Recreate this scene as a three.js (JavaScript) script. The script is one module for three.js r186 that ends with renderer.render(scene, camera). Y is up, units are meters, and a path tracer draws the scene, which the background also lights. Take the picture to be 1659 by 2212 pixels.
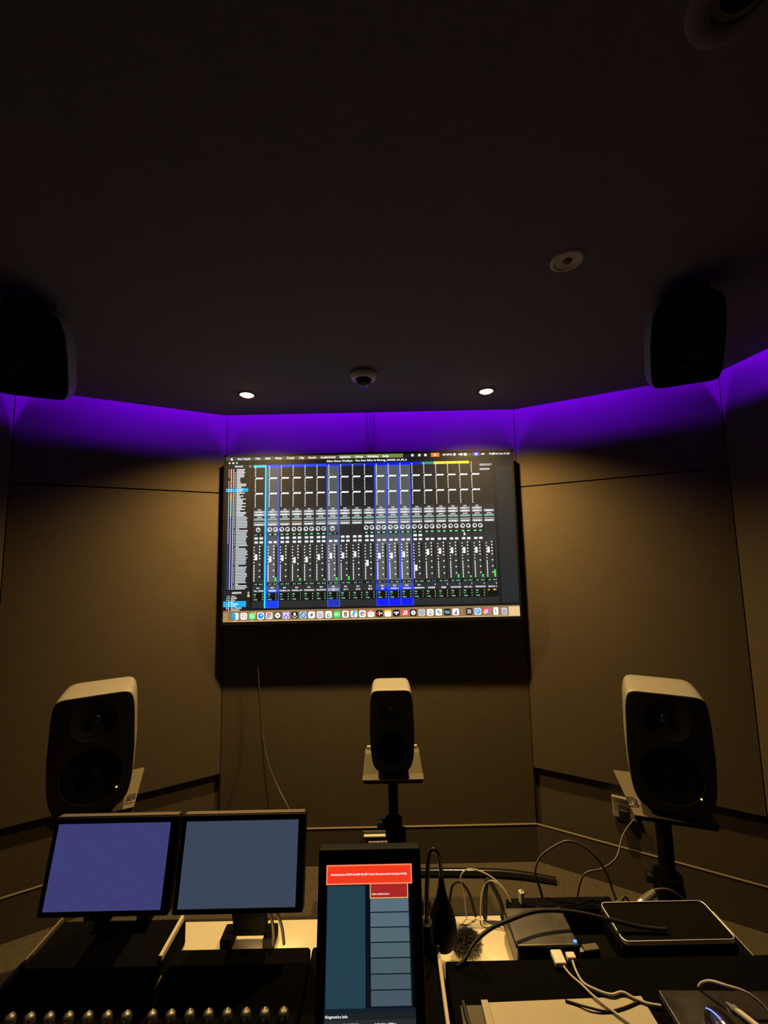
import * as THREE from 'three';
import { RoundedBoxGeometry } from 'three/addons/geometries/RoundedBoxGeometry.js';
import { mergeGeometries } from 'three/addons/utils/BufferGeometryUtils.js';
import { RectAreaLightUniformsLib } from 'three/addons/lights/RectAreaLightUniformsLib.js';

// ---------------------------------------------------------------- camera, light, exposure
const scene = new THREE.Scene();
scene.background = new THREE.Color(0x000000);
const renderer = new THREE.WebGLRenderer({ antialias: true });
renderer.toneMapping = THREE.LinearToneMapping;
renderer.toneMappingExposure = 1.0;
renderer.shadowMap.enabled = true;
RectAreaLightUniformsLib.init();

const camera = new THREE.PerspectiveCamera(2 * Math.atan(1106 / 880) * 180 / Math.PI, 1659 / 2212, 0.02, 30);
{
  const P = 6.03 * Math.PI / 180, R = 1.2 * Math.PI / 180;
  const fwd = new THREE.Vector3(0, Math.sin(P), -Math.cos(P)), up0 = new THREE.Vector3(0, Math.cos(P), Math.sin(P)), r0 = new THREE.Vector3(1, 0, 0);
  const right = r0.clone().multiplyScalar(Math.cos(R)).addScaledVector(up0, -Math.sin(R));
  const up = up0.clone().multiplyScalar(Math.cos(R)).addScaledVector(r0, Math.sin(R));
  camera.quaternion.setFromRotationMatrix(new THREE.Matrix4().makeBasis(right, up, fwd.clone().negate()));
  camera.position.set(0.07, 1.665, 0);
}
scene.add(camera);

const WARM = new THREE.Color().setRGB(1, 0.635, 0.2);        // colour of the two downlights
const DOWNLIGHT_CD = 19.5;                                    // candela of each downlight
const PURPLE = new THREE.Color().setRGB(0.13, 0.0, 1.0);     // colour of the cove strips
const COVE = 630;                                             // radiance of the cove strips
const DESKBAR = 46;                                           // radiance of the light bars behind the console

// ---------------------------------------------------------------- helpers
let seed = 20250218;
const rnd = () => { seed = (seed * 1664525 + 1013904223) >>> 0; return seed / 4294967296; };
const taken = {};
const numbered = (n) => { const k = taken[n] = (taken[n] ?? -1) + 1; return k ? n + '_' + String(k).padStart(3, '0') : n; };
function shade(o) { o.traverse((c) => { if (c.isMesh) { c.castShadow = true; c.receiveShadow = true; } }); return o; }
function thing(name, label, category, pos = [0, 0, 0], group) {
  const o = new THREE.Group(); o.name = numbered(name); o.position.set(...pos); scene.add(o);
  o.userData = { label, category }; if (group) o.userData.group = group;
  return o;
}
function single(name, label, category, geo, mat, group) {
  const o = new THREE.Mesh(geo, mat); o.name = numbered(name); scene.add(o); shade(o);
  o.userData = { label, category }; if (group) o.userData.group = group;
  return o;
}
function structure(name, label, category) {
  const o = new THREE.Group(); o.name = name; scene.add(o); o.userData = { kind: 'structure', label, category }; return o;
}
function part(parent, name, geo, mat, pos, rot) {
  const m = new THREE.Mesh(geo, mat); m.name = name; m.castShadow = m.receiveShadow = true;
  if (pos) m.position.set(...pos); if (rot) m.rotation.set(...rot);
  parent.add(m); return m;
}
function uvMetres(g) {            // box-projected texture coordinates in metres
  const n = g.index ? g.toNonIndexed() : g, p = n.attributes.position, nm = n.attributes.normal, uv = new Float32Array(p.count * 2);
  for (let i = 0; i < p.count; i++) {
    const ax = Math.abs(nm.getX(i)), ay = Math.abs(nm.getY(i)), az = Math.abs(nm.getZ(i));
    const x = p.getX(i), y = p.getY(i), z = p.getZ(i);
    if (ay >= ax && ay >= az) { uv[2 * i] = x; uv[2 * i + 1] = z; } else if (ax >= az) { uv[2 * i] = z; uv[2 * i + 1] = y; } else { uv[2 * i] = x; uv[2 * i + 1] = y; }
  }
  n.setAttribute('uv', new THREE.BufferAttribute(uv, 2)); return n;
}
const box = (w, h, d) => uvMetres(new THREE.BoxGeometry(w, h, d));
const rbox = (w, h, d, r = 0.004, s = 2) => uvMetres(new RoundedBoxGeometry(w, h, d, s, Math.min(r, w / 2.01, h / 2.01, d / 2.01)));
const cyl = (r1, r2, h, n = 24) => new THREE.CylinderGeometry(r1, r2, h, n);
const moved = (g, x, y, z, rx = 0, ry = 0, rz = 0) => { g.applyMatrix4(new THREE.Matrix4().compose(new THREE.Vector3(x, y, z), new THREE.Quaternion().setFromEuler(new THREE.Euler(rx, ry, rz)), new THREE.Vector3(1, 1, 1))); return g; };
const merged = (...gs) => mergeGeometries(gs.map((g) => { const n = g.index ? g.toNonIndexed() : g; for (const k of Object.keys(n.attributes)) if (!['position', 'normal', 'uv'].includes(k)) n.deleteAttribute(k); return n; }));
const lathe = (pts, n = 40) => new THREE.LatheGeometry(pts.map(([x, y]) => new THREE.Vector2(x, y)), n);
const tube = (pts, r, seg = 60, rad = 8) => new THREE.TubeGeometry(new THREE.CatmullRomCurve3(pts.map((p) => new THREE.Vector3(...p))), seg, r, rad, false);

// tileable value noise textures
function noiseField(N, octs) {
  const out = new Float32Array(N * N); let tot = 0;
  for (const [cells, amp] of octs) {
    const g = new Float32Array(cells * cells); for (let i = 0; i < g.length; i++) g[i] = rnd();
    for (let y = 0; y < N; y++) for (let x = 0; x < N; x++) {
      const fx = x / N * cells, fy = y / N * cells, x0 = Math.floor(fx), y0 = Math.floor(fy);
      let tx = fx - x0, ty = fy - y0; tx = tx * tx * (3 - 2 * tx); ty = ty * ty * (3 - 2 * ty);
      const x1 = (x0 + 1) % cells, y1 = (y0 + 1) % cells;
      const v = (g[y0 * cells + x0] * (1 - tx) + g[y0 * cells + x1] * tx) * (1 - ty) + (g[y1 * cells + x0] * (1 - tx) + g[y1 * cells + x1] * tx) * ty;
      out[y * N + x] += v * amp;
    }
    tot += amp;
  }
  for (let i = 0; i < out.length; i++) out[i] /= tot;
  return out;
}
function tex(N, fn, rep, srgb) {
  const d = new Uint8Array(N * N * 4);
  for (let y = 0; y < N; y++) for (let x = 0; x < N; x++) { const c = fn(x, y), i = 4 * (y * N + x); for (let k = 0; k < 3; k++) d[i + k] = Math.max(0, Math.min(255, Math.round(255 * c[k]))); d[i + 3] = 255; }
  const t = new THREE.DataTexture(d, N, N); t.wrapS = t.wrapT = THREE.RepeatWrapping; t.magFilter = THREE.LinearFilter; t.minFilter = THREE.LinearMipmapLinearFilter; t.generateMipmaps = true;
  t.repeat.set(rep, rep); if (srgb) t.colorSpace = THREE.SRGBColorSpace; t.needsUpdate = true; return t;
}
const fN = noiseField(512, [[8, 0.5], [32, 0.5], [128, 0.8], [256, 1]]);
const fabricMap = tex(512, (x, y) => { const v = 0.86 + 0.14 * fN[y * 512 + x] + ((x + y) % 4 < 2 ? 0.012 : -0.012); return [v, v, v]; }, 2.2, true);
const fabricBump = tex(512, (x, y) => { const v = 0.5 * fN[y * 512 + x] + 0.25 * (0.5 + 0.5 * Math.sin(x * Math.PI / 2)) + 0.25 * (0.5 + 0.5 * Math.sin(y * Math.PI / 2)); return [v, v, v]; }, 2.2);
const cN = noiseField(512, [[64, 0.6], [256, 1]]);
const carpetMap = tex(512, (x, y) => { const v = 0.72 + 0.28 * cN[y * 512 + x]; return [v, v * 0.99, v * 0.97]; }, 1.5, true);
const carpetBump = tex(512, (x, y) => { const v = cN[y * 512 + x]; return [v, v, v]; }, 1.5);
const smudge = noiseField(256, [[4, 1], [12, 0.7], [48, 0.4]]);
const smudgeRough = tex(256, (x, y) => { const v = 0.35 + 0.4 * smudge[y * 256 + x]; return [v, v, v]; }, 3);
const laminateMap = tex(256, (x, y) => { const v = 0.93 + 0.07 * smudge[y * 256 + x]; return [v, v, v * 0.98]; }, 2, true);

const lin = (r, g, b) => new THREE.Color().setRGB(r, g, b);
const M = {
  wall: new THREE.MeshStandardMaterial({ color: lin(0.06, 0.0432, 0.0262), map: fabricMap, bumpMap: fabricBump, bumpScale: 0.0012, roughness: 0.95 }),
  raft: new THREE.MeshStandardMaterial({ color: lin(0.155, 0.145, 0.155), map: fabricMap, bumpMap: fabricBump, bumpScale: 0.001, roughness: 0.95 }),
  slab: new THREE.MeshStandardMaterial({ color: lin(0.08, 0.08, 0.08), roughness: 0.9 }),
  joint: new THREE.MeshStandardMaterial({ color: lin(0.015, 0.013, 0.012), roughness: 0.95 }),
  carpet: new THREE.MeshStandardMaterial({ color: lin(0.065, 0.052, 0.036), map: carpetMap, bumpMap: carpetBump, bumpScale: 0.004, roughness: 1 }),
  skirting: new THREE.MeshStandardMaterial({ color: lin(0.05, 0.04, 0.032), roughness: 0.5 }),
  black: new THREE.MeshPhysicalMaterial({ color: lin(0.003, 0.003, 0.0035), roughness: 0.55, specularIntensity: 0.25 }),
  blackGloss: new THREE.MeshPhysicalMaterial({ color: lin(0.008, 0.008, 0.009), roughness: 0.16, clearcoat: 0.6, clearcoatRoughness: 0.1 }),
  blackMatte: new THREE.MeshPhysicalMaterial({ color: lin(0.0022, 0.0022, 0.0022), roughness: 0.9, specularIntensity: 0.1 }),
  blackRubber: new THREE.MeshPhysicalMaterial({ color: lin(0.008, 0.007, 0.0065), roughness: 0.5, specularIntensity: 0.4 }),
  console: new THREE.MeshPhysicalMaterial({ color: lin(0.001, 0.001, 0.0012), roughness: 0.9, specularIntensity: 0.08 }),
  darkGrey: new THREE.MeshStandardMaterial({ color: lin(0.06, 0.055, 0.05), roughness: 0.6 }),
  box: new THREE.MeshStandardMaterial({ color: lin(0.01, 0.008, 0.006), roughness: 0.6, roughnessMap: smudgeRough }),
  speaker: new THREE.MeshStandardMaterial({ color: lin(0.175, 0.165, 0.145), roughness: 0.45, metalness: 0.1 }),
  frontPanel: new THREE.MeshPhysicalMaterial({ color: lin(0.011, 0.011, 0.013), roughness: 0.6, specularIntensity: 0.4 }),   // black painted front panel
  cone: new THREE.MeshPhysicalMaterial({ color: lin(0.002, 0.002, 0.002), roughness: 0.8, specularIntensity: 0.2 }),
  dome: new THREE.MeshStandardMaterial({ color: lin(0.03, 0.03, 0.035), roughness: 0.25, metalness: 0.8 }),
  sheet: new THREE.MeshStandardMaterial({ color: lin(0.07, 0.06, 0.045), map: laminateMap, roughness: 0.8 }),
  laminate: new THREE.MeshStandardMaterial({ color: lin(0.36, 0.33, 0.27), map: laminateMap, roughness: 0.5 }),
  paper: new THREE.MeshStandardMaterial({ color: lin(0.36, 0.33, 0.28), map: laminateMap, roughness: 0.85 }),
  strip: new THREE.MeshStandardMaterial({ color: lin(0.11, 0.093, 0.07), roughness: 0.7 }),
  rail: new THREE.MeshStandardMaterial({ color: lin(0.32, 0.29, 0.23), roughness: 0.5 }),
  cap: new THREE.MeshStandardMaterial({ color: lin(0.13, 0.105, 0.085), roughness: 0.5 }),
  fitting: new THREE.MeshStandardMaterial({ color: lin(0.11, 0.1, 0.105), roughness: 0.6 }),
  cord: new THREE.MeshStandardMaterial({ color: lin(0.045, 0.03, 0.023), roughness: 0.5 }),
  white: new THREE.MeshStandardMaterial({ color: lin(0.5, 0.48, 0.45), roughness: 0.45 }),
  whiteCable: new THREE.MeshStandardMaterial({ color: lin(0.36, 0.34, 0.31), roughness: 0.5 }),
  chrome: new THREE.MeshStandardMaterial({ color: lin(0.75, 0.73, 0.7), roughness: 0.22, metalness: 1 }),
  silver: new THREE.MeshStandardMaterial({ color: lin(0.7, 0.69, 0.67), roughness: 0.35, metalness: 0.85 }),
  knob: new THREE.MeshStandardMaterial({ color: lin(0.1, 0.095, 0.09), roughness: 0.4, metalness: 0.7 }),
  tan: new THREE.MeshStandardMaterial({ color: lin(0.06, 0.043, 0.033), roughness: 0.6 }),
};
const glow = (r, g, b, k = 1) => new THREE.MeshStandardMaterial({ color: 0x000000, roughness: 0.4, emissive: lin(r, g, b), emissiveIntensity: k });

// ---------------------------------------------------------------- room shell
const CF = [[-0.87, -2.4], [0.87, -2.4]], CR = [[0.87, -2.4], [1.738, -1.938]], SR = [[1.738, -1.938], [2.3, 2.4]];
const mir = (w) => [[-w[1][0], w[1][1]], [-w[0][0], w[0][1]]];
const CL = mir(CR), SL = mir(SR), BK = [[2.3, 2.4], [-2.3, 2.4]];
const ROOM_H = 2.92, RAFT_Y = 2.5;
const wallFrame = ([[x0, z0], [x1, z1]]) => { const L = Math.hypot(x1 - x0, z1 - z0); return { L, mx: (x0 + x1) / 2, mz: (z0 + z1) / 2, ry: Math.atan2(-(z1 - z0), x1 - x0) }; };
function wall(name, label, seg, recess) {
  const f = wallFrame(seg), g = structure(name, label, 'wall');
  g.position.set(f.mx, 0, f.mz); g.rotation.y = f.ry;      // local +z points into the room
  const rows = recess ? [[0.476, 2.047], [2.053, ROOM_H]] : [[0.0, ROOM_H]];
  part(g, 'backing', box(f.L + 0.16, ROOM_H, 0.1), recess ? M.wall : M.joint, [0, ROOM_H / 2, -0.05 - (recess ? 0.024 : 0.016)]);
  for (const [a, b] of rows) part(g, 'fabric_panel', rbox(f.L - 0.002, b - a, recess ? 0.024 : 0.016, 0.002, 1), M.wall, [0, (a + b) / 2, recess ? -0.012 : -0.008]);
  if (recess) part(g, 'joint_backing', box(f.L, 0.02, 0.004), M.joint, [0, 2.05, -0.021]);
  return g;
}
wall('wall_front', 'brown fabric wall behind the television', CF, false);
wall('wall_front_right', 'angled brown fabric wall right of the television', CR, true);
wall('wall_front_left', 'angled brown fabric wall left of the television', CL, true);
wall('wall_right', 'brown fabric side wall at the right edge', SR, false);
wall('wall_left', 'brown fabric side wall at the left edge', SL, false);
wall('wall_back', 'brown fabric wall behind the camera', BK, false);
function baseboard(name, label, seg) {
  const f = wallFrame(seg), g = structure(name, label, 'baseboard');
  g.position.set(f.mx, 0, f.mz); g.rotation.y = f.ry;
  part(g, 'board', rbox(f.L - 0.004, 0.186, 0.01, 0.002, 1), M.skirting, [0, 0.093, 0.005]);
  part(g, 'cap', rbox(f.L - 0.004, 0.004, 0.012, 0.0015, 1), M.cap, [0, 0.188, 0.006]);  // lighter colour paints in the lamp-lit upper edge of the board
}
baseboard('baseboard_front', 'dark baseboard under the television wall', CF);
baseboard('baseboard_front_right', 'dark baseboard of the angled right wall', CR);
baseboard('baseboard_front_left', 'dark baseboard of the angled left wall', CL);
baseboard('baseboard_right', 'dark baseboard of the right side wall', SR);
baseboard('baseboard_left', 'dark baseboard of the left side wall', SL);
{
  const fl = structure('floor', 'brown carpet floor', 'floor');
  part(fl, 'carpet', box(5.2, 0.1, 5.4), M.carpet, [0, -0.05, 0]);
  // the floating ceiling raft stops short of the walls and leaves a cove for the light strips
  const g = structure('ceiling', 'dark fabric ceiling raft floating off the walls', 'ceiling');
  const gap = 0.08, a = (28 * Math.PI / 180);
  const o = [[0.87 - gap * Math.tan(a / 2), -2.4 + gap], [1.738 - gap * 0.76, -1.938 + gap * 0.65], [2.3 - gap * 1.02, 2.4 - gap]];
  const s = new THREE.Shape(); const pts = [...o, ...o.slice().reverse().map(([x, z]) => [-x, z])];
  pts.forEach(([x, z], i) => (i ? s.lineTo(x, -z) : s.moveTo(x, -z)));
  const e = new THREE.ExtrudeGeometry(s, { depth: 0.04, bevelEnabled: false }); e.rotateX(-Math.PI / 2); e.translate(0, RAFT_Y, 0);
  part(g, 'raft', uvMetres(e), M.raft);
  part(g, 'slab', box(5.2, 0.1, 5.4), M.slab, [0, ROOM_H + 0.05, 0]);
}

// ---------------------------------------------------------------- cove light strips on top of the raft
function strip(label, seg, t0, t1, power = 1) {
  const [[x0, z0], [x1, z1]] = seg, f = wallFrame(seg), L = f.L * (t1 - t0), tm = (t0 + t1) / 2;
  const g = thing('led_strip', label, 'led strip', [0, 0, 0], 'purple cove light strips');
  const nx = Math.sin(f.ry), nz = Math.cos(f.ry), back = 0.08 + 0.07, tilt = 50 * Math.PI / 180;
  g.position.set(x0 + (x1 - x0) * tm + nx * back, RAFT_Y + 0.04, z0 + (z1 - z0) * tm + nz * back); g.rotation.y = f.ry;
  part(g, 'channel', merged(box(L, 0.24, 0.01).translate(0, 0.12, 0.016), box(L, 0.006, 0.05).translate(0, 0.003, 0.02)), M.silver);
  part(g, 'diffuser', box(L, 0.03, 0.003), glow(PURPLE.r, PURPLE.g, PURPLE.b, 2), [0, 0.245, 0.004], [-tilt, 0, 0]);
  const l = new THREE.RectAreaLight(PURPLE, COVE * power, L, 0.03); l.position.set(0, 0.245 - 0.005 * Math.sin(tilt), 0.004 - 0.005 * Math.cos(tilt)); l.rotation.x = -tilt; g.add(l);   // shines along its own -z: to the wall and down
}
strip('hidden purple light strip above the television wall', CF, 0.03, 0.97);
strip('hidden purple light strip above the angled right wall', CR, 0.04, 0.76);
strip('hidden purple light strip above the angled left wall', CL, 0.24, 0.96);
strip('hidden purple light strip above the right side wall', SR, 0.03, 0.5, 1.2);
strip('hidden purple light strip above the left side wall', SL, 0.5, 0.97, 1.2);

// ---------------------------------------------------------------- ceiling fittings
function downlight(label, x, z, on) {
  const g = thing('downlight', label, 'downlight', [x, RAFT_Y, z], on ? 'lit downlights' : undefined);
  part(g, 'trim_ring', lathe([[0.033, 0.0], [0.034, -0.004], [0.039, -0.006], [0.045, -0.003], [0.046, 0]], 40), on ? M.tan : M.white);
  if (on) {
    part(g, 'lens', lathe([[0, -0.013], [0.012, -0.0122], [0.022, -0.0095], [0.029, -0.005], [0.0325, 0]], 32), glow(1, 0.75, 0.34, 34));
    const s = new THREE.SpotLight(WARM, DOWNLIGHT_CD, 0, 68 * Math.PI / 180, 1, 2);
    s.position.set(0, -0.02, 0); s.target.position.set(0, -1, 0); s.castShadow = true; s.shadow.radius = 1.0; s.shadow.mapSize.set(1024, 1024);
    g.add(s, s.target);
  } else {
    part(g, 'reflector', lathe([[0.033, -0.003], [0.026, -0.0015], [0.018, -0.001], [0.0, -0.001]], 32), M.white);
    part(g, 'bulb', lathe([[0, -0.006], [0.01, -0.005], [0.014, -0.001]], 20), M.darkGrey);
  }
}
downlight('lit warm downlight in the ceiling above the left half of the television', -0.622, -2.018, true);
downlight('lit warm downlight in the ceiling above the right half of the television', 0.613, -2.036, true);
downlight('unlit round downlight in the dark ceiling', 0.614, -1.096, false);
{
  const g = thing('ceiling_vent', 'round dark ceiling vent ring at the top right corner', 'vent', [0.628, RAFT_Y, -0.525]);
  part(g, 'ring', lathe([[0.042, 0], [0.043, -0.006], [0.06, -0.009], [0.074, -0.004], [0.075, 0]], 48), M.fitting);
  part(g, 'core', lathe([[0, -0.004], [0.028, -0.004], [0.03, 0]], 32), M.blackMatte);
  const d = thing('dome_camera', 'small dome camera on the ceiling between the two lit downlights', 'camera', [-0.011, RAFT_Y, -1.8]);
  part(d, 'base', lathe([[0, 0], [0.06, 0], [0.061, -0.014], [0.055, -0.03], [0.038, -0.032]], 40), M.white);
  part(d, 'dome', lathe([[0.036, -0.026], [0.036, -0.04], [0.03, -0.055], [0.017, -0.065], [0, -0.068]], 32), M.blackGloss);
}

// ---------------------------------------------------------------- television
function uiTexture() {
  const c = document.createElement('canvas'); c.width = 2048; c.height = 1152; const x = c.getContext('2d');
  const R = (col, a, b, w, h) => { x.fillStyle = col; x.fillRect(a, b, w, h); };
  const T = (s, a, b, size, col = '#fff', al = 'left', wgt = 'bold') => { x.font = wgt + ' ' + size + 'px sans-serif'; x.fillStyle = col; x.textAlign = al; x.textBaseline = 'middle'; x.fillText(s, a, b); };
  const RR = (col, a, b, w, h, r) => { x.fillStyle = col; x.beginPath(); x.moveTo(a + r, b); x.arcTo(a + w, b, a + w, b + h, r); x.arcTo(a + w, b + h, a, b + h, r); x.arcTo(a, b + h, a, b, r); x.arcTo(a, b, a + w, b, r); x.closePath(); x.fill(); };
  const C = (col, a, b, r) => { x.fillStyle = col; x.beginPath(); x.arc(a, b, r, 0, 7); x.fill(); };
  const G = '#2a2d31';
  R('#101418', 0, 0, 2048, 1152);
  // menu bar
  R('#4a4238', 0, 0, 2048, 28); R('#5b4a30', 430, 0, 380, 28); R('#6f7a3c', 812, 0, 460, 28); R('#1a1d1c', 1270, 0, 778, 28); R('#3c4144', 0, 0, 430, 28);
  C('#fff', 42, 16, 9); C('#3c4144', 49, 14, 4);
  let mx = 82; for (const [s, w] of [['Pro Tools', 128], ['File', 70], ['Edit', 72], ['View', 82], ['Track', 88], ['Clip', 68], ['Event', 88], ['AudioSuite', 138], ['Options', 110], ['Setup', 88], ['Window', 108], ['Help', 60]]) { T(s, mx, 15, 21); mx += w; }
  for (const q of [1338, 1388, 1432]) C('#e8e8e8', q, 14, 10); R('#ff7a2c', 1472, 0, 60, 28); C('#fff', 1502, 14, 7); T('88 BPM', 1556, 14, 19);
  C('#eee', 1690, 14, 10); T('UA', 1726, 14, 17); RR('#ddd', 1778, 5, 24, 20, 4); T('◀◀', 1820, 14, 16); RR('#2a35e8', 1868, 0, 58, 28, 4); RR('#cfd4ff', 1886, 6, 22, 16, 3); R('#ddd', 1944, 9, 26, 11);
  T('▾', 1984, 14, 22); C('#ddd', 2013, 13, 6); 
  R('#1a1d1c', 1700, 0, 348, 28); C('#eee', 1640, 14, 10); T('UA', 1668, 14, 17); RR('#ddd', 1706, 5, 24, 20, 4); T('◀)', 1740, 14, 16); RR('#2a35e8', 1772, 0, 48, 28, 3); RR('#cfd4ff', 1786, 6, 20, 16, 3); R('#ddd', 1832, 9, 24, 11); T('▾', 1866, 14, 22); C('#ddd', 1894, 13, 6); R('#ddd', 1912, 7, 18, 14);
  T('Tue 18 Feb 21:45', 2036, 15, 18, '#fff', 'right');
  // title bar
  R('#0d1114', 0, 28, 2048, 30); C('#ffb48a', 26, 44, 8); C('#ffd9a0', 52, 44, 8); C('#5fd88f', 78, 44, 8);
  T('Mias Manu Vladkyo - The One Who Is Wrong_AMS00_24_06_A', 1010, 43, 20, '#fff', 'center');
  // track list
  R('#15181a', 0, 58, 184, 1020); R('#1b1e20', 0, 58, 184, 26); T('TRACKS', 92, 70, 17, '#fff', 'center'); C('#8a8d90', 174, 70, 8);
  for (let i = 0; i < 80; i++) {
    const y = 92 + i * 10.6; if (y > 930) break; const k = i / 80;
    const col = k < 0.21 ? ['#e8552a', '#d8402a', '#ff7a3a'][i % 3] : k < 0.27 ? '#ff9a5a' : k < 0.4 ? '#2fc4b8' : '#2036e6';
    if (i !== 6 && i !== 7) C(k > 0.62 ? '#6a6f74' : '#fff', 24, y, 3);
    R(col, 34, y - 4, 12, 8); C('#fff', 40, y, 3); R('#fff', 54, y - 3, 6, 7);
    if (k < 0.4) { if (i > 1) R('#d8dde2', 66, y - 3, 6, 6); R('#d8dde2', 78, y - 3.5, 22 + 50 * rnd(), 7); }
    else if (i % 12 === 4) R('#d8dde2', 76, y - 3, 26, 6);
    else { R('#ccd2d8', 66, y - 3, 6, 6); R('#ccd2d8', 78, y - 3.5, 70 + 16 * rnd(), 6.5); }
  }
  R('#12a2dc', 4, 228, 158, 24); for (const y of [234, 246]) { C('#fff', 24, y, 3); C('#ffd9b0', 40, y, 4); R('#bfe6f6', 78, y - 3, 44, 6); }
  R('#1b1e20', 0, 944, 184, 26); T('GROUPS', 92, 957, 17, '#fff', 'center'); C('#9a9da0', 174, 957, 8); RR('#e8b878', 166, 968, 16, 18, 3);
  ['<ALL>', 'DRUMS', 'KICK', 'BV', 'STRINGS', 'PLATE', 'ALL STRINGS', 'ENSEMBLE'].forEach((s, i) => {
    const y = 979 + i * 13.4; if (i === 3) R('#12a2dc', 0, y - 7, 158, 40);
  });
  ['<ALL>', 'DRUMS', 'KICK', 'BV', 'STRINGS', 'PLATE', 'ALL STRINGS', 'ENSEMBLE'].forEach((s, i) => {
    const y = 979 + i * 13.4; C(['#5a62f0', '#58b8f0', '#58d890', '#4a5af0', '#f06a70', '#28d8c8', '#f0d8a0', '#5a62f0'][i], 26, y, 5); R('#fff', 36, y - 4, 6, 8); T(s, 52, y, 12.5);
  });
  R('#08090a', 184, 58, 12, 1020);
  // mixer strips
  const names = ['Vln_TREM', 'PIANO', 'PIANO_CH', 'PIANO_CH', 'PIANOBAS', 'PIANOREL', 'LV', 'LV 1', 'LV 2', 'BLV', 'BV', 'CHOIR_1', 'CHOIR 2', 'AMBIENCE', 'CHOIR', 'D&B', 'INSTRUME', 'VOC ALL', 'PREMASTE', 'Master 1'];
  const colTop = ['#28c4d8', '#1440f0', '#1440f0', '#1440f0', '#1440f0', '#1440f0', '#2232a8', '#2232a8', '#2232a8', '#0418ea', '#0418ea', '#0418ea', '#0418ea', '#0418ea', '#1c8a84', '#f4d832', '#f4d832', '#f4d832', '#341822', '#101418'];
  const sel = new Set([1, 6, 10, 11, 12]);
  const fade = [0.3, 0.36, 0.34, 0.4, 0.39, 0.33, 0.3, 0.3, 0.27, 0.52, 0.33, 0.33, 0.3, 0.68, 0.25, 0.23, 0.22, 0.22, 0.22, 0.22];
  const meter = [0, 0.11, 0, 0.07, 0, 0.04, 0.07, 0.1, 0, 0, 0, 0, 0, 0, 0, 0, 0.09, 0.05, 0.08, 0.2];
  for (let i = 0; i < 20; i++) {
    const a = i === 0 ? 198 : 212 + i * 85, w = i === 0 ? 92 : 85, s = sel.has(i), dark = s ? '#54595c' : G;
    R(s ? '#4d5356' : '#1c1f21', a, 80, w, 292); R(s ? '#4a4f55' : '#262930', a, 372, w, 630); R(colTop[i], a, 62, w, 19); if (i > 1) R('rgba(0,0,30,0.5)', a, 62, 2, 19);
    if (s) for (let q = 0; q < 20; q++) R('rgba(0,0,0,0.12)', a, 84 + q * 14, w, 2);
    if (i === 19) { RR('#8d9194', a - 60 + 48, 84, 72, 16, 3); T('Output', a + 26, 92, 13, '#fff', 'center'); RR('#b8bcc0', a - 12, 118, 72, 12, 3); }
    else {
      for (let q = 0; q < 22; q++) { const y = 74 + q * 13.6; if (q !== 6 && q !== 14 && y < 372) C('#f4f6f8', a + 15, y, 4); }
      for (const y of [158, 268]) { RR('#fff', a + 16, y - 5, 54, 11, 3); R(s ? '#4d5356' : '#1c1f21', a + 50, y - 6, 4, 6); }
      T('I/O', a + w / 2, 384, 14, '#fff', 'center'); RR('#8f9398', a + 6, 391, w - 14, 16, 3); T(['no input', 'Bus 1', 'no input', 'no input'][i % 4], a + w / 2 - 4, 399, 13, '#fff', 'center');
    }
    RR('#a4a8ac', a + 6, 411, w - 14, 16, 3); T(i ? 'PIANO' : 'STRINGS', a + w / 2 - 4, 419, 13, '#fff', 'center');
    T('AUTO', a + w / 2, 437, 13, '#fff', 'center'); RR('#7c8286', a + 6, 444, w - 14, 16, 3); T('auto read', a + w / 2 - 4, 452, 12, '#6ee0a0', 'center');
    R(i === 2 || i === 3 ? '#e8b070' : '#e8eaec', a + 6, 471, w - 14, 3); RR('#9a9ea2', a + 6, 480, w - 14, 16, 3); T('no group', a + w / 2 - 4, 488, 12, '#fff', 'center');
    const knob = (kx, ang) => { x.strokeStyle = '#f4f6f8'; x.lineWidth = 5; x.beginPath(); x.arc(kx, 524, 13, 0, 7); x.stroke(); x.beginPath(); x.moveTo(kx, 524); x.lineTo(kx + 17 * Math.cos(ang), 524 + 17 * Math.sin(ang)); x.stroke(); };
    R('#222528', a, 500, w, 76); if (s) R('#44484c', a, 500, w, 76);
    if (i === 0 || i === 6) { knob(a + 38, -1.57); R('#0a0c0e', a + 4, 552, w - 10, 14); T('pan', a + 10, 559, 13, '#7de8b8'); T('◂ 0 ▸', a + 44, 559, 12, '#cfe'); }
    else if (i !== 7 && i !== 8 && i !== 19) { knob(a + 21, 2.4); knob(a + 61, 0.75); R('#0a0c0e', a + 4, 552, w - 10, 14); RR('#7de8b8', a + 12, 555, 20, 8, 2); RR('#7de8b8', a + 50, 555, 20, 8, 2); }
    if (i < 14) for (const q of [12, 48]) if (!s) RR('#d8dadc', a + q, 576, 25, 16, 4);
    if (i < 19) for (const q of [12, 48]) RR('#dcdee0', a + q, 605, 25, 15, 4);
    // fader field
    R(s ? '#54585a' : '#2c2f31', a + 2, 628, w - 4, 262); R('#17191a', a + 62, 640, 12, 236);
    for (let q = 0; q < 12; q++) { const y = 640 + q * 21; C('#f6f8fa', a + 12, y + 6, 4.2); if (q > 6) C('#f6f8fa', a + 12, y - 4, 3.6); if (q % 2 === 0 || q < 4) C('#f6f8fa', a + 50, y, 4.8); }
    const fy = 636 + fade[i] * 250; RR('#f2f4f6', a + 17, fy - 16, 17, 40, 3); R('#8a8e92', a + 17, fy - 2, 17, 3);
    if (meter[i]) R('#3fdc4c', a + 58, 882 - meter[i] * 250, 12, meter[i] * 250);
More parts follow.
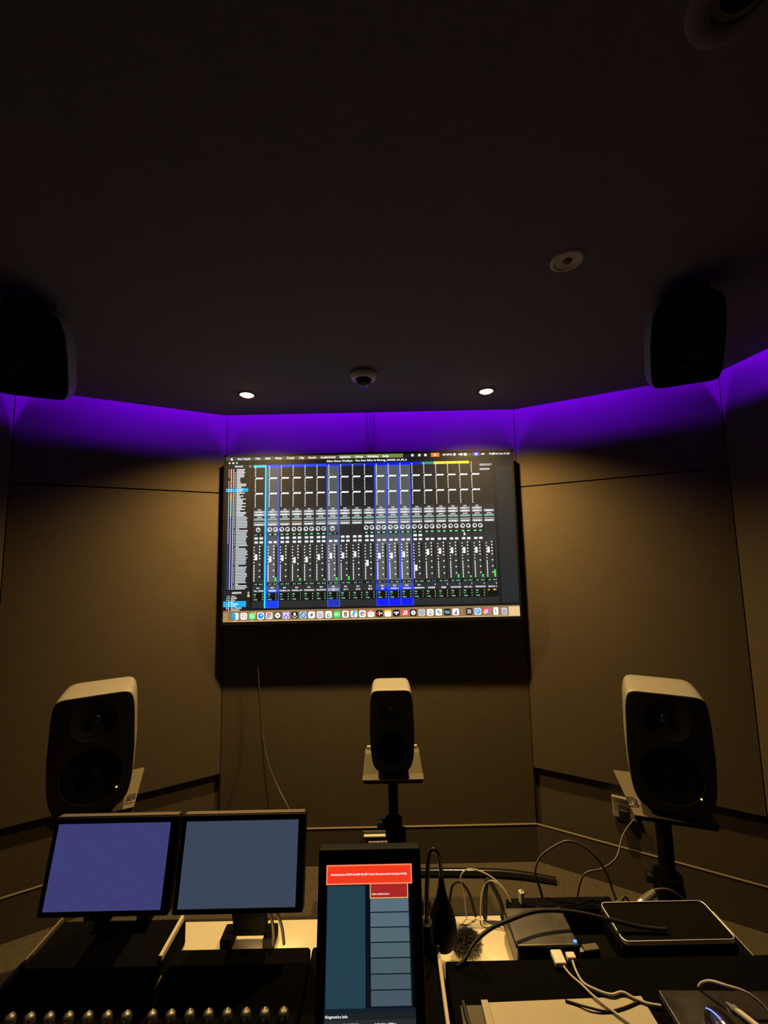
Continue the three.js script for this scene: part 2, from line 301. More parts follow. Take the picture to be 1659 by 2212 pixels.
    R('#0a0c0e', a + 2, 892, w - 4, 18); T('-4.2', a + 12, 901, 13, '#8df0c0'); T('-41.0', a + 44, 901, 13, i === 8 || i === 9 || i === 10 || i === 14 ? '#5a8cff' : '#8df0c0');
    if (i < 14) { T('dyn', a + 30, 926, 13); T('▸', a + 64, 926, 16); } else T('1', a + 64, 926, 16);
    if (s) R(i === 6 ? '#8a8e9a' : i === 1 ? '#2a4ad0' : '#1a34e8', a, 936, w, 22);
    T(names[i], a + w / 2, 947, names[i].length > 6 ? 14.5 : 16, '#fff', 'center');
    if (s) R(i === 6 ? '#1a2ea8' : i === 1 ? '#0a3af0' : '#0414ff', a, 958, w, 106);
    R('#060809', a + 4, 960, w - 8, 54); if (i < 19) { for (const [q, tt, n] of [[970, 'dly', 0], [987, '+/-', 0], [1004, 'cmp', 0]]) { T(tt, a + 10, q, 13, '#8df0c0'); T(String((i * 7) % 10), a + w - 14, q, 13, '#8df0c0', 'right'); } } else { C('#f0a040', a + 16, 970, 6); RR('#f0a040', a + 44, 964, 24, 10, 4); }
    if (!s) R('#22262a', a, 1018, w, 44); 
    R('#0c0d0f', a + w - 2, 81, 2, 981);
  }
  R('#14181b', 1912, 58, 136, 1020); R('#1f2428', 1930, 100, 118, 960); RR('#8d9194', 1838, 84, 66, 14, 3);
  for (const i of [1, 6, 10, 11, 12]) { const a = 212 + i * 85; x.strokeStyle = i === 1 || i === 6 ? '#3a5af6' : '#2a48ff'; x.lineWidth = 5; x.strokeRect(a + 1, 82, 83, 982); }
  R('#0b0e10', 184, 1064, 1864, 14); T('◂', 210, 1070, 14, '#ccc');
  // cyan edge of the first strip
  R('#22d4e8', 281, 62, 11, 1002);
  // desktop strip and dock
  R('#8d7048', 0, 1078, 2048, 74); R('#b89a6a', 0, 1092, 60, 60); for (let i = 0; i < 40; i++) R(i % 2 ? '#a5875a' : '#7d623e', 0, 1078 + rnd() * 74, 58, 2);
  RR('#866a44', 34, 1084, 1928, 60, 14); R('#caa878', 60, 1146, 1988, 6); R('#d8b888', 1972, 1086, 76, 60);
  const ic = (n, bg, fn) => { const a = 62 + n * 58.5, y = 1092; RR(bg, a, y, 46, 46, 11); x.save(); x.translate(a, y); if (fn) fn(); x.restore(); };
  const W = '#f4f4f4', K = '#17171a';
  ic(0, '#e8f2fa', () => { RR('#18a4e8', 0, 0, 24, 46, 10); R('#1c5fd0', 4, 40, 20, 5); C('#1a2a50', 14, 16, 2.5); C('#1a2a50', 33, 16, 2.5); R('#1a2a50', 13, 32, 20, 2.5); });
  ic(1, W, () => { for (let i = 0; i < 9; i++) RR(['#f0a860', '#f06a50', '#c0c4c8', '#5a5e62', '#f0d0a0', '#e84a40', '#88a8d0', '#60c0f0', '#9a9ea2'][i], 8 + (i % 3) * 11, 8 + Math.floor(i / 3) * 11, 8, 8, 2); });
  ic(2, '#3fd860', () => { C('#fff', 23, 23, 15); C('#3fd860', 23, 23, 12); R('#fff', 17, 18, 6, 9); R('#fff', 22, 25, 9, 5); C('#f05a40', 44, 3, 10); T('4', 44, 4, 14, '#fff', 'center'); });
  ic(3, W, () => { C('#2f8ae8', 23, 23, 19); x.fillStyle = '#fff'; x.beginPath(); x.moveTo(36, 10); x.lineTo(26, 27); x.lineTo(19, 20); x.fill(); x.fillStyle = '#3350c0'; x.beginPath(); x.moveTo(10, 36); x.lineTo(26, 27); x.lineTo(19, 20); x.fill(); });
  ic(4, W, () => { C('#d8484a', 23, 20, 17); C('#f0b040', 29, 27, 13); C('#5a78c8', 17, 29, 12); C('#fff', 23, 24, 10); C('#4a78e0', 23, 24, 7); });
  ic(5, '#1a1c20', () => { C('#f0f2f4', 23, 22, 19); R('#333', 21, 12, 4, 20); R('#333', 14, 18, 4, 9); R('#333', 28, 18, 4, 9); });
  ic(6, '#f4f0ff', () => { C('#6a30e0', 23, 23, 22); C('#fff', 23, 23, 17); x.fillStyle = '#5a1ed8'; x.beginPath(); x.moveTo(23, 9); x.lineTo(38, 36); x.lineTo(8, 36); x.fill(); x.fillStyle = '#fff'; x.beginPath(); x.moveTo(23, 22); x.lineTo(31, 38); x.lineTo(15, 38); x.fill(); });
  ic(7, K, () => { C('#fff', 23, 15, 9); R('#fff', 19, 15, 8, 14); x.strokeStyle = '#fff'; x.lineWidth = 4; x.beginPath(); x.arc(23, 26, 14, 0, 3.2); x.stroke(); });
  ic(8, '#d8e4f0', () => { C('#1868b0', 23, 23, 21); C('#cfe6f8', 23, 23, 13); C('#1868b0', 23, 23, 9); x.strokeStyle = '#fff'; x.lineWidth = 4; x.beginPath(); x.moveTo(16, 32); x.lineTo(32, 12); x.stroke(); });
  ic(9, W, () => { x.strokeStyle = '#111'; x.lineWidth = 6; x.beginPath(); x.moveTo(14, 27); x.lineTo(28, 13); x.moveTo(18, 34); x.lineTo(33, 19); x.stroke(); });
  ic(10, W, () => { x.strokeStyle = '#222'; x.lineWidth = 3; x.strokeRect(9, 9, 28, 28); T('N', 23, 24, 22, '#222', 'center'); });
  ic(11, W, () => { for (const [c, p] of [['#2f9e58', [[23, 8], [8, 34], [15, 38], [23, 22]]], ['#f0c030', [[23, 8], [38, 34], [31, 38], [23, 22]]], ['#3f74e0', [[8, 34], [38, 34], [31, 40], [13, 40]]]]) { x.fillStyle = c; x.beginPath(); p.forEach(([a, b], i) => (i ? x.lineTo(a, b) : x.moveTo(a, b))); x.fill(); } });
  ic(12, '#3fd860', () => { RR('#e4ffe8', 8, 15, 20, 16, 4); x.fillStyle = '#e4ffe8'; x.beginPath(); x.moveTo(30, 23); x.lineTo(38, 16); x.lineTo(38, 30); x.fill(); });
  ic(13, W, () => { RR('#444', 12, 8, 22, 30, 3); R('#f08030', 15, 11, 16, 7); for (let i = 0; i < 6; i++) R('#ddd', 15 + (i % 3) * 6, 22 + Math.floor(i / 3) * 7, 4, 4); });
  ic(14, '#dff0e0', () => { R('#58c878', 24, 4, 16, 16); R('#4a90e8', 18, 0, 8, 46); R('#e8b070', 4, 26, 12, 14); C('#4a90e8', 18, 22, 7); });
  ic(15, W, () => { for (let i = 0; i < 8; i++) C(['#f0a030', '#f0d030', '#8fc840', '#40b888', '#4890e0', '#8868d0', '#d060a8', '#f06048'][i], 23 + 10 * Math.cos(i * 0.785), 23 + 10 * Math.sin(i * 0.785), 7); });
  ic(16, W, () => { R('#e84a40', 2, 0, 42, 13); T('FEB', 23, 7, 10, '#fff', 'center'); T('18', 23, 29, 22, '#333', 'center', 'normal'); });
  ic(17, K, () => { x.fillStyle = '#e83028'; x.beginPath(); x.moveTo(3, 23); x.lineTo(20, 10); x.lineTo(20, 36); x.fill(); R('#fff', 22, 8, 4, 30); R('#fff', 28, 19, 14, 7); });
  ic(18, '#fbf7e8', () => { R('#f4c430', 2, 0, 42, 14); R('#ccc', 8, 24, 30, 2); R('#ccc', 8, 32, 30, 2); });
  ic(19, K, () => { for (const [a, b] of [[12, 19], [23, 19], [34, 19], [23, 30]]) { x.fillStyle = '#fff'; x.beginPath(); x.moveTo(a, b - 7); x.lineTo(a + 7, b); x.lineTo(a, b + 7); x.lineTo(a - 7, b); x.fill(); } });
  ic(20, '#f0484e', () => { C('#fff', 15, 32, 6); C('#fff', 32, 28, 6); R('#fff', 18, 11, 4, 22); R('#fff', 35, 8, 4, 21); R('#fff', 18, 9, 21, 6); });
  ic(21, K, () => { C('#fff', 23, 23, 16); T('S', 23, 24, 26, K, 'center'); });
  ic(22, '#c8ccd0', () => { C('#6a6e72', 23, 23, 18); C('#d0d4d8', 23, 23, 13); C('#55595d', 23, 23, 6); });
  ic(23, W, () => { x.strokeStyle = '#777'; x.lineWidth = 4; x.beginPath(); x.moveTo(9, 26); x.lineTo(23, 12); x.lineTo(37, 26); x.stroke(); RR('#444', 16, 30, 14, 8, 3); });
  ic(24, '#dde4e4', () => { RR('#a8b4b4', 24, 22, 16, 16, 4); C('#8f9b9b', 20, 20, 9); });
  ic(25, '#14181c', () => { x.strokeStyle = '#7fd0d8'; x.lineWidth = 3; x.beginPath(); x.moveTo(4, 24); for (let i = 1; i < 9; i++) x.lineTo(4 + i * 4.5, 24 + (i % 2 ? -9 : 9)); x.stroke(); });
  ic(26, W, () => { x.fillStyle = '#223a70'; x.beginPath(); x.moveTo(14, 40); x.lineTo(30, 6); x.lineTo(30, 40); x.fill(); R('#e87040', 12, 28, 10, 12); });
  R('#c8a070', 1646, 1092, 3, 46);
  ic(27.6, K, () => { T('UA', 23, 16, 21, '#fff', 'center'); R('#fff', 9, 29, 28, 5); });
  ic(28.6, '#e4ecf4', () => { C('#2a8ae0', 23, 23, 19); C('#e8f4ff', 23, 23, 11); C('#2a8ae0', 25, 25, 7); });
  ic(29.6, '#e84848', () => { C('#f0a030', 14, 30, 13); C('#3a8ae8', 32, 32, 12); C('#d04ae0', 33, 15, 11); C('#fff', 23, 23, 11); C('#e84848', 23, 23, 6); });
  R('#c8a070', 1846, 1092, 3, 46);
  RR('#f0f0f0', 1866, 1090, 34, 50, 4); R('#555', 1880, 1102, 5, 26); RR('#c4c8cc', 1922, 1094, 38, 46, 6); RR('#9a9ea2', 1928, 1102, 26, 34, 4);
  for (const n of [0, 2, 3, 6, 10]) C('#fff', 85 + n * 58.5, 1146, 3);
  // mouse arrow
  x.fillStyle = '#fff'; x.beginPath(); x.moveTo(1684, 560); x.lineTo(1698, 590); x.lineTo(1688, 588); x.lineTo(1684, 600); x.fill();
  const t = new THREE.CanvasTexture(c); t.colorSpace = THREE.SRGBColorSpace; t.anisotropy = 8; return t;
}
const screenMat = (map, k) => new THREE.MeshPhysicalMaterial({ color: lin(0.006, 0.006, 0.007), roughness: 0.22, emissive: 0xffffff, emissiveMap: map, emissiveIntensity: k, clearcoat: 0.3, clearcoatRoughness: 0.15 });
{
  const W = 1.672, H = 0.962, cy = 1.777, z = -2.312;
  const tv = thing('television', 'large wall-mounted television showing a mixing session with a dock of icons', 'television', [-0.012, cy, z]);
  part(tv, 'casing', rbox(W, H, 0.03, 0.006, 3), M.blackGloss, [0, 0, -0.015]);
  part(tv, 'rear_housing', rbox(W * 0.7, H * 0.6, 0.05, 0.01, 2), M.black, [0, -0.1, -0.05]);
  const bz = 0.011;
  part(tv, 'bezel', merged(box(W, bz, 0.004).translate(0, H / 2 - bz / 2, 0), box(W, bz + 0.006, 0.004).translate(0, -H / 2 + (bz + 0.006) / 2, 0), box(bz, H, 0.004).translate(-W / 2 + bz / 2, 0, 0), box(bz, H, 0.004).translate(W / 2 - bz / 2, 0, 0)), M.blackGloss, [0, 0, 0.002]);
  const sw = W - 2 * bz, sh = H - 2 * bz - 0.006;
  part(tv, 'screen', new THREE.PlaneGeometry(sw, sh), screenMat(uiTexture(), 1.25), [0, 0.003, 0.0015]);
  part(tv, 'wall_bracket', rbox(0.4, 0.3, 0.03, 0.004), M.black, [0, -0.1, -0.072]);
  const l = new THREE.RectAreaLight(0xb8c8ff, 0.03, sw, sh); l.position.set(0, 0, 0.006); l.rotation.y = Math.PI; tv.add(l);
  const c = thing('television_cable', 'pair of cables on the wall above the television', 'cable', [0, 0, 0]);
  part(c, 'cable', tube([[-0.012, 2.66, -2.392], [-0.009, 2.5, -2.392], [-0.005, 2.38, -2.392], [-0.006, 2.2, -2.392]], 0.006, 24), M.cord);
  part(c, 'cable', tube([[0.006, 2.66, -2.392], [0.006, 2.5, -2.392], [0.007, 2.4, -2.392], [0.004, 2.2, -2.392]], 0.005, 24), M.cord);
}
single('hanging_cable', 'thin dark cable hanging down the wall below the television', 'cable',
  tube([[-0.665, 1.35, -2.39], [-0.662, 1.2, -2.372], [-0.66, 1.083, -2.37], [-0.652, 0.983, -2.37], [-0.64, 0.831, -2.37], [-0.623, 0.687, -2.36], [-0.579, 0.561, -2.32], [-0.519, 0.465, -2.28], [-0.443, 0.38, -2.22], [-0.39, 0.2, -2.19], [-0.37, 0.006, -2.18]], 0.0035, 80), M.cord);

// ---------------------------------------------------------------- loudspeakers
function outline(a, b, n, k, nLow, kLow, N = 84) {     // barrel-shaped front: squarer above, rounder and narrower below
  const p = [];
  for (let i = 0; i < N; i++) {
    const t = i / N * Math.PI * 2, c = Math.cos(t), s = Math.sin(t), low = s < 0, e = low ? nLow : n;
    const y = b * Math.sign(s) * Math.pow(Math.abs(s), 2 / e);
    p.push([a * Math.sign(c) * Math.pow(Math.abs(c), 2 / e) * (1 - (low ? kLow : k) * (y / b) ** 2), y]);
  }
  return p;
}
function loft(rings) {            // rings: arrays of [x, y, z]; ends closed
  const N = rings[0].length, pos = [], idx = [];
  for (const r of rings) for (const p of r) pos.push(...p);
  for (let j = 0; j < rings.length - 1; j++) for (let i = 0; i < N; i++) { const a = j * N + i, b = j * N + (i + 1) % N, c = a + N, d = b + N; idx.push(a, c, b, b, c, d); }
  for (const [j, flip] of [[0, false], [rings.length - 1, true]]) { const ci = pos.length / 3; const r = rings[j]; pos.push(0, 0, r[0][2]); for (let i = 0; i < N; i++) { const a = j * N + i, b = j * N + (i + 1) % N; flip ? idx.push(ci, b, a) : idx.push(ci, a, b); } }
  const g = new THREE.BufferGeometry(); g.setAttribute('position', new THREE.Float32BufferAttribute(pos, 3)); g.setIndex(idx); g.computeVertexNormals(); return g;
}
function speaker(label, w, h, d, ledOn, group, bodyMat) {      // origin at the bottom centre of the cabinet front, facing +z
  const g = thing('loudspeaker', label, 'loudspeaker', [0, 0, 0], group);
  const a = w / 2, b = h / 2, base = outline(a, b, 11, 0.07, 6, 0.13), y0 = h / 2 + 0.012;
  const ring = (z, s, sy = s) => base.map(([x, y]) => [x * s, y * sy, z]);
  const r = Math.min(w, h) * 0.05;
  part(g, 'cabinet', loft([ring(-0.014, 0.97), ring(-0.003, 0.978), ring(0, 0.983), ring(-r * 0.15, 0.989), ring(-r * 0.5, 0.997), ring(-r, 1), ring(-d * 0.3, 1.005), ring(-d * 0.55, 1.0), ring(-d * 0.78, 0.985), ring(-d * 0.92, 0.955), ring(-d * 0.98, 0.92), ring(-d, 0.86)]), bodyMat, [0, y0, 0]);
  const s = new THREE.Shape(); base.forEach(([x, y], i) => (i ? s.lineTo(x * 0.97, y * 0.97) : s.moveTo(x * 0.97, y * 0.97))); s.closePath();
  const wr = w * 0.36, wy = -h * 0.19, tr = w * 0.27, ty = h * 0.27;
  for (const [rr, yy] of [[wr, wy], [tr, ty]]) { const p = new THREE.Path(); p.absarc(0, yy, rr, 0, Math.PI * 2, true); s.holes.push(p); }
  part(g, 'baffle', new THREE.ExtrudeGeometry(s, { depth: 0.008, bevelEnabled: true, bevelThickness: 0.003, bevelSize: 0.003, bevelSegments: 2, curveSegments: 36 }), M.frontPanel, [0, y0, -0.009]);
  const wf = part(g, 'woofer', lathe([[0, -0.002], [wr * 0.22, -0.004], [wr * 0.3, -0.009], [wr * 0.75, -0.002], [wr * 0.85, 0.004], [wr * 0.95, 0.001], [wr * 1.02, -0.004]].map(([x, y]) => [x, y]), 40).rotateX(Math.PI / 2), M.cone, [0, y0 + wy, -0.002]);
  part(wf, 'dust_cap', new THREE.SphereGeometry(wr * 0.24, 20, 8, 0, Math.PI * 2, 0, Math.PI / 2).scale(1, 0.4, 1).rotateX(Math.PI / 2), M.cone, [0, 0, -0.004]);
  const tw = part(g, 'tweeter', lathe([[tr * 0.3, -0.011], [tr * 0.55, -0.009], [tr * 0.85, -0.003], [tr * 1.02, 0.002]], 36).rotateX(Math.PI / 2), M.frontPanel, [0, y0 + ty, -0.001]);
  part(tw, 'tweeter_dome', new THREE.SphereGeometry(tr * 0.3, 20, 8, 0, Math.PI * 2, 0, Math.PI / 2).scale(1, 0.5, 1).rotateX(Math.PI / 2), M.dome, [0, 0, -0.011]);
  if (ledOn) part(g, 'indicator_light', new THREE.SphereGeometry(0.0032, 12, 8), glow(0.9, 0.75, 0.12, 1.6), [w * 0.3, y0 - h * 0.325, 0.004]);
  part(g, 'rubber_foot', merged(rbox(w * 0.6, 0.024, d * 0.6, 0.01, 4).translate(0, 0.004, -d * 0.42)), M.blackRubber);
  return g;
}
function stand(label, x, z, turn, plateY, pw, pd, opts) {
  const g = thing('speaker_stand', label, 'speaker stand', [x, 0, z]); g.rotation.y = turn;
  part(g, 'top_plate', rbox(pw - 0.012, 0.014, pd - 0.012, 0.002), M.black, [0, plateY - 0.012, 0]);
  part(g, 'pad', rbox(pw, 0.005, pd, 0.001), M.sheet, [0, plateY - 0.0025, 0]);
  if (opts.stops) { part(g, 'front_strip', rbox(pw, 0.004, 0.045, 0.001), M.strip, [0, plateY + 0.0005, pd / 2 - 0.02]); for (const q of [-1, 1]) part(g, 'rear_stop', rbox(0.035, 0.016, 0.012, 0.003), M.rail, [q * (pw / 2 - 0.025), plateY + 0.008, -pd / 2 + 0.01]); }
  part(g, 'pole', cyl(opts.r, opts.r, plateY - 0.02 - opts.split, 24), M.black, [0, (plateY - 0.02 + opts.split) / 2, 0]);
  part(g, 'sleeve', cyl(opts.r2, opts.r2, opts.split, 24), M.black, [0, opts.split / 2, 0]);
  part(g, 'collar', merged(cyl(opts.r2 * 1.25, opts.r2 * 1.25, 0.07, 24).translate(0, opts.split, 0), cyl(0.018, 0.022, 0.06, 16).rotateZ(Math.PI / 2).translate(-0.045, opts.split + 0.012, 0.0), rbox(0.05, 0.09, 0.03, 0.006).translate(0.028, opts.split - 0.05, 0)), M.black);
  part(g, 'base', merged(rbox(opts.base, 0.012, opts.base * 0.9, 0.004).translate(0, 0.006, 0)), M.black);
  return g;
}
const PY = 0.715;
function tiltOn(s, x, y, z, turn, tilt) { s.position.set(x, y, z); s.rotation.set(-tilt, turn, 0, 'YXZ'); }
{
  const PR = PY - 0.03;
  stand('tall black stand of the left loudspeaker with a beige top pad', -1.115, -1.785, 0.42, PY, 0.27, 0.33, { r: 0.028, r2: 0.04, split: 0.36, base: 0.4 });
  stand('tall black stand of the right loudspeaker with a beige top pad', 1.155, -1.745, -0.3, PR, 0.27, 0.33, { r: 0.028, r2: 0.04, split: 0.36, base: 0.4 });
  stand('slim black stand of the small centre loudspeaker with a beige top pad', 0.085, -1.985, 0, PY, 0.262, 0.29, { r: 0.022, r2: 0.031, split: 0.44, base: 0.34, stops: true });
  tiltOn(speaker('large grey studio loudspeaker with a black front left of the television', 0.274, 0.425, 0.28, true, undefined, M.speaker), -1.045, PY + 0.007, -1.615, 0.5, 0.0);
  tiltOn(speaker('large grey studio loudspeaker with a black front right of the television', 0.274, 0.425, 0.28, true, undefined, M.speaker), 1.105, PR + 0.007, -1.59, -0.47, 0.0);
  tiltOn(speaker('small grey studio loudspeaker with a black front centred below the television', 0.192, 0.34, 0.215, false, undefined, M.speaker), 0.085, PY + 0.012, -1.85, 0, 0.0);
  for (const [sx, lab] of [[-1, 'black-fronted loudspeaker hung from the ceiling at the left edge'], [1, 'black-fronted loudspeaker hung from the ceiling at the right']]) {
    const s = speaker(lab, 0.195, 0.27, 0.15, false, 'ceiling loudspeakers', M.speaker);
    s.rotation.set(0.5, sx > 0 ? -0.42 : 0.45, 0, 'YXZ'); s.position.set(sx > 0 ? 1.05 : -1.045, 2.185, sx > 0 ? -1.265 : -1.255);
    s.position.add(new THREE.Vector3(0, 0.286, 0).applyEuler(s.rotation)); s.rotation.z = Math.PI;      // hung upside down
    part(s, 'bracket', merged(rbox(0.05, 0.1, 0.012, 0.003).translate(0, 0.13, -0.155), cyl(0.014, 0.014, 0.03, 16).rotateX(Math.PI / 2).translate(0, 0.13, -0.165)), M.black);
    s.updateMatrixWorld(); const q = s.localToWorld(new THREE.Vector3(0, 0.13, -0.175)), len = RAFT_Y - q.y;
    const c = thing('ceiling_mount', sx > 0 ? 'black ceiling mount of the right hung loudspeaker' : 'black ceiling mount of the left hung loudspeaker', 'mount', [q.x, RAFT_Y, q.z]);
    part(c, 'plate', cyl(0.05, 0.05, 0.01, 24), M.black, [0, -0.005, 0]); part(c, 'stem', cyl(0.014, 0.014, len, 16), M.black, [0, -len / 2, 0]);
  }
}

// ---------------------------------------------------------------- outlets, floor
{
  const g = thing('socket_box', 'white socket box on the baseboard behind the centre stand', 'socket', [0.02, 0.14, -2.384]);
  part(g, 'lid', rbox(0.19, 0.008, 0.016, 0.002), M.white, [0, 0.022, 0.018]);
  part(g, 'face', rbox(0.15, 0.02, 0.014, 0.002), M.white, [0.005, -0.012, 0.017]);
  part(g, 'back_plate', rbox(0.2, 0.08, 0.01, 0.002), M.skirting, [0, 0, 0.006]);
  for (let i = 0; i < 6; i++) part(g, 'socket_hole', box(0.012, 0.014, 0.003), M.joint, [-0.052 + i * 0.022, -0.014, 0.0245]);
  const o = thing('wall_outlet', 'metal wall outlet with a black plug under the right loudspeaker', 'outlet', [1.24, 0.37, -2.203 + 0.012]); o.rotation.y = -28 * Math.PI / 180;
  part(o, 'plate', rbox(0.1, 0.1, 0.012, 0.003), M.silver, [0, 0, -0.022]);
  part(o, 'plug', rbox(0.045, 0.055, 0.05, 0.008), M.blackRubber, [0, -0.015, 0.008]);
  part(o, 'lip', rbox(0.1, 0.005, 0.02, 0.001), M.silver, [0, 0.05, -0.012]);
  single('floor_pipe', 'black cable duct lying along the baseboard', 'duct', tube([[-0.3, 0.022, -2.31], [0.213, 0.022, -2.306], [0.44, 0.022, -2.3], [0.63, 0.022, -2.289], [0.744, 0.02, -2.273], [0.9, 0.014, -2.24]], 0.016, 40, 12), M.blackGloss);
  for (const [lab, x, y, z, ry] of [['chrome clamp on the right edge of the left stand pad', -0.965, PY + 0.004, -1.735, 0.42], ['chrome clamp on the left edge of the right stand pad', 1.012, PY - 0.026, -1.7, -0.3]]) {
    const c = thing('chrome_clamp', lab, 'clamp', [x, y, z]); c.rotation.y = ry;
    part(c, 'jaw', rbox(0.03, 0.008, 0.06, 0.003), M.chrome, [0, 0, 0]); part(c, 'screw', cyl(0.006, 0.006, 0.07, 12), M.chrome, [0.006, -0.03, 0.012]); part(c, 'knob', cyl(0.011, 0.011, 0.012, 12), M.chrome, [0.006, 0.008, 0.012]);
  }
}

// ---------------------------------------------------------------- desk and console
const DESK = 0.66, TOP = 0.72;
{
  const d = thing('desk', 'cream laminate desk under the mixing console', 'desk', [0.075, 0, -0.72]);
  part(d, 'desk_top', rbox(1.78, 0.03, 1.06, 0.004), M.laminate, [0, DESK - 0.015, 0]);
  part(d, 'rear_lip', rbox(1.78, 0.03, 0.008, 0.002), M.black, [0, DESK - 0.0155, -0.534]);
  for (const s of [-1, 1]) part(d, 'side_panel', rbox(0.03, DESK - 0.03, 0.9, 0.003), M.black, [s * 0.85, (DESK - 0.03) / 2, 0]);
  part(d, 'modesty_panel', rbox(1.67, 0.4, 0.02, 0.003), M.black, [0, 0.42, -0.4]);
}
const knobGeo = lathe([[0, 0.015], [0.005, 0.0145], [0.0085, 0.0125], [0.0105, 0.008], [0.011, 0]], 24);
const capGeo = rbox(0.02, 0.008, 0.014, 0.003, 2), slotGeo = box(0.0025, 0.001, 0.075);
function moduleBox(label, x0, x1, rear, knobs) {
  const g = thing('console_module', label, 'mixing console', [(x0 + x1) / 2, DESK, 0]);
  const front = -0.42, w = x1 - x0;
  part(g, 'chassis', rbox(w, TOP - DESK - 0.004, front - rear, 0.004), M.console, [0, (TOP - DESK - 0.004) / 2, (front + rear) / 2]);
  part(g, 'top_panel', rbox(w - 0.006, 0.006, front - rear - 0.006, 0.002), M.console, [0, TOP - DESK - 0.003, (front + rear) / 2]);
  if (knobs) for (let i = 0; i < 8; i++) {
    const kx = knobs[0] + i * knobs[1] - (x0 + x1) / 2;
    const k = part(g, 'knob', knobGeo, M.knob, [kx, TOP - DESK, -0.946]);
    part(k, 'pointer', box(0.0015, 0.001, 0.007), M.white, [0, 0.0148, -0.002]);
    part(g, 'button', capGeo, M.white, [kx, TOP - DESK + 0.003, -0.912]);
    part(g, 'fader_slot', slotGeo, M.joint, [kx, TOP - DESK + 0.0004, -0.84]);
  }
  return g;
}
{
  const A = moduleBox('leftmost black console module with a row of knobs', -0.803, -0.476, -1.185, [-0.765, 0.04]);
  part(A, 'side_rail', rbox(0.007, 0.014, 0.74, 0.002), M.tan, [-0.159, 0.067, -0.81]);
  part(A, 'side_rail', rbox(0.009, 0.014, 0.11, 0.002), M.rail, [0.158, 0.067, -1.122]);
  const B = moduleBox('black console module with knobs beside the upright touch screen', -0.458, -0.131, -1.1, [-0.432, 0.0389]);
  part(B, 'rail_end', rbox(0.005, 0.012, 0.03, 0.002), M.tan, [-0.16, 0.066, -1.01]);
  const C = moduleBox('black console module carrying the upright touch screen', -0.127, 0.182, -1.1, null);
  part(C, 'side_rail', rbox(0.008, 0.014, 0.65, 0.002), M.rail, [0.149, 0.067, -0.755]);
  const D = thing('rack_unit', 'wide low black unit at the right of the touch screen with papers on it', 'rack unit', [0.578, DESK, -0.757]);
  part(D, 'chassis', rbox(0.774, 0.056, 0.6, 0.003), M.console, [0, 0.028, 0]); part(D, 'lid', rbox(0.77, 0.004, 0.596, 0.001), M.console, [0, 0.058, 0]);
}
// light bars standing behind the console's rear edge
for (const [lab, x, L, z] of [['warm light bar hidden behind the console left of the touch screen', -0.23, 0.12, -1.108], ['warm light bar hidden behind the black unit right of the touch screen', 0.285, 0.13, -1.065]]) {
  const g = thing('light_bar', lab, 'light bar', [x, DESK, z], 'desk light bars');
  part(g, 'housing', rbox(L, 0.04, 0.012, 0.003), M.black, [0, 0.02, 0]);
  part(g, 'diffuser', box(L - 0.01, 0.014, 0.002), glow(WARM.r, WARM.g, WARM.b, 1.5), [0, 0.026, -0.007]);
  const l = new THREE.RectAreaLight(WARM, DESKBAR, L - 0.01, 0.014); l.position.set(0, 0.026, -0.0095); g.add(l);
}

// ---------------------------------------------------------------- two monitors, touch screen
function gridTexture(base) {
  const c = document.createElement('canvas'); c.width = 256; c.height = 160; const x = c.getContext('2d');
  for (let b = 0; b < 160; b += 2) for (let a = 0; a < 256; a += 2) { const k = 0.96 + 0.08 * rnd(); x.fillStyle = 'rgb(' + base.map((v) => Math.round(v * k)).join(',') + ')'; x.fillRect(a, b, 2, 2); }
  const t = new THREE.CanvasTexture(c); t.colorSpace = THREE.SRGBColorSpace; return t;
}
const LEAN = 12.4 * Math.PI / 180;
function monitor(label, xc, base, footY) {
  const g = thing('monitor', label, 'monitor', [xc, footY, -1.19], 'blank monitors');
  const W = 0.318, H = 0.205, T = 0.026;
  const p = new THREE.Vector3(0, 0.909 - footY, -1.1015 + 1.19);
  const local = (u, v, w) => [p.x + u, p.y + v * Math.cos(LEAN) + w * Math.sin(LEAN), p.z - v * Math.sin(LEAN) + w * Math.cos(LEAN)];
  part(g, 'casing', rbox(W, H, T, 0.004, 3), M.black, local(0, 0, -T / 2), [-LEAN, 0, 0]);
  part(g, 'top_highlight', rbox(W - 0.01, 0.003, T - 0.006, 0.001), M.tan, local(0, H / 2 + 0.0005, -T / 2), [-LEAN, 0, 0]);  // beige highlight of the lit upper edge, painted as a tan strip
  part(g, 'screen', new THREE.PlaneGeometry(0.286, 0.179), screenMat(gridTexture(base), 1), local(-0.002, 0.0, 0.0012), [-LEAN, 0, 0]);
  const l = new THREE.RectAreaLight(lin(...base.map((v) => (v / 255) ** 2.2)), 0.12, 0.28, 0.17); l.position.set(...local(0, 0, 0.004)); l.rotation.set(-LEAN, Math.PI, 0, 'XYZ'); g.add(l);
  part(g, 'neck', rbox(0.085, 0.19, 0.03, 0.006), M.blackMatte, [0, 0.115, 0.025], [0.32, 0, 0]);
  part(g, 'foot', merged(rbox(0.12, 0.014, 0.022, 0.004).translate(0, 0.028, 0.005), rbox(0.03, 0.03, 0.05, 0.005).translate(-0.055, 0.015, 0.01), rbox(0.03, 0.03, 0.05, 0.005).translate(0.055, 0.015, 0.01)), M.blackMatte);
  return g;
}
monitor('left blank monitor glowing blue with a painted violet reflection tint behind the console', -0.633, [60, 62, 116], TOP);  // violet tint of a reflection is mixed into this glow colour
const m2 = monitor('right blank monitor glowing grey blue beside the touch screen', -0.306, [60, 70, 90], DESK);
part(m2, 'cable', tube([[0.06, 0.15, 0.06], [0.078, 0.11, 0.05], [0.09, 0.06, 0.035], [0.094, 0.01, 0.025]], 0.004, 24), M.blackRubber);
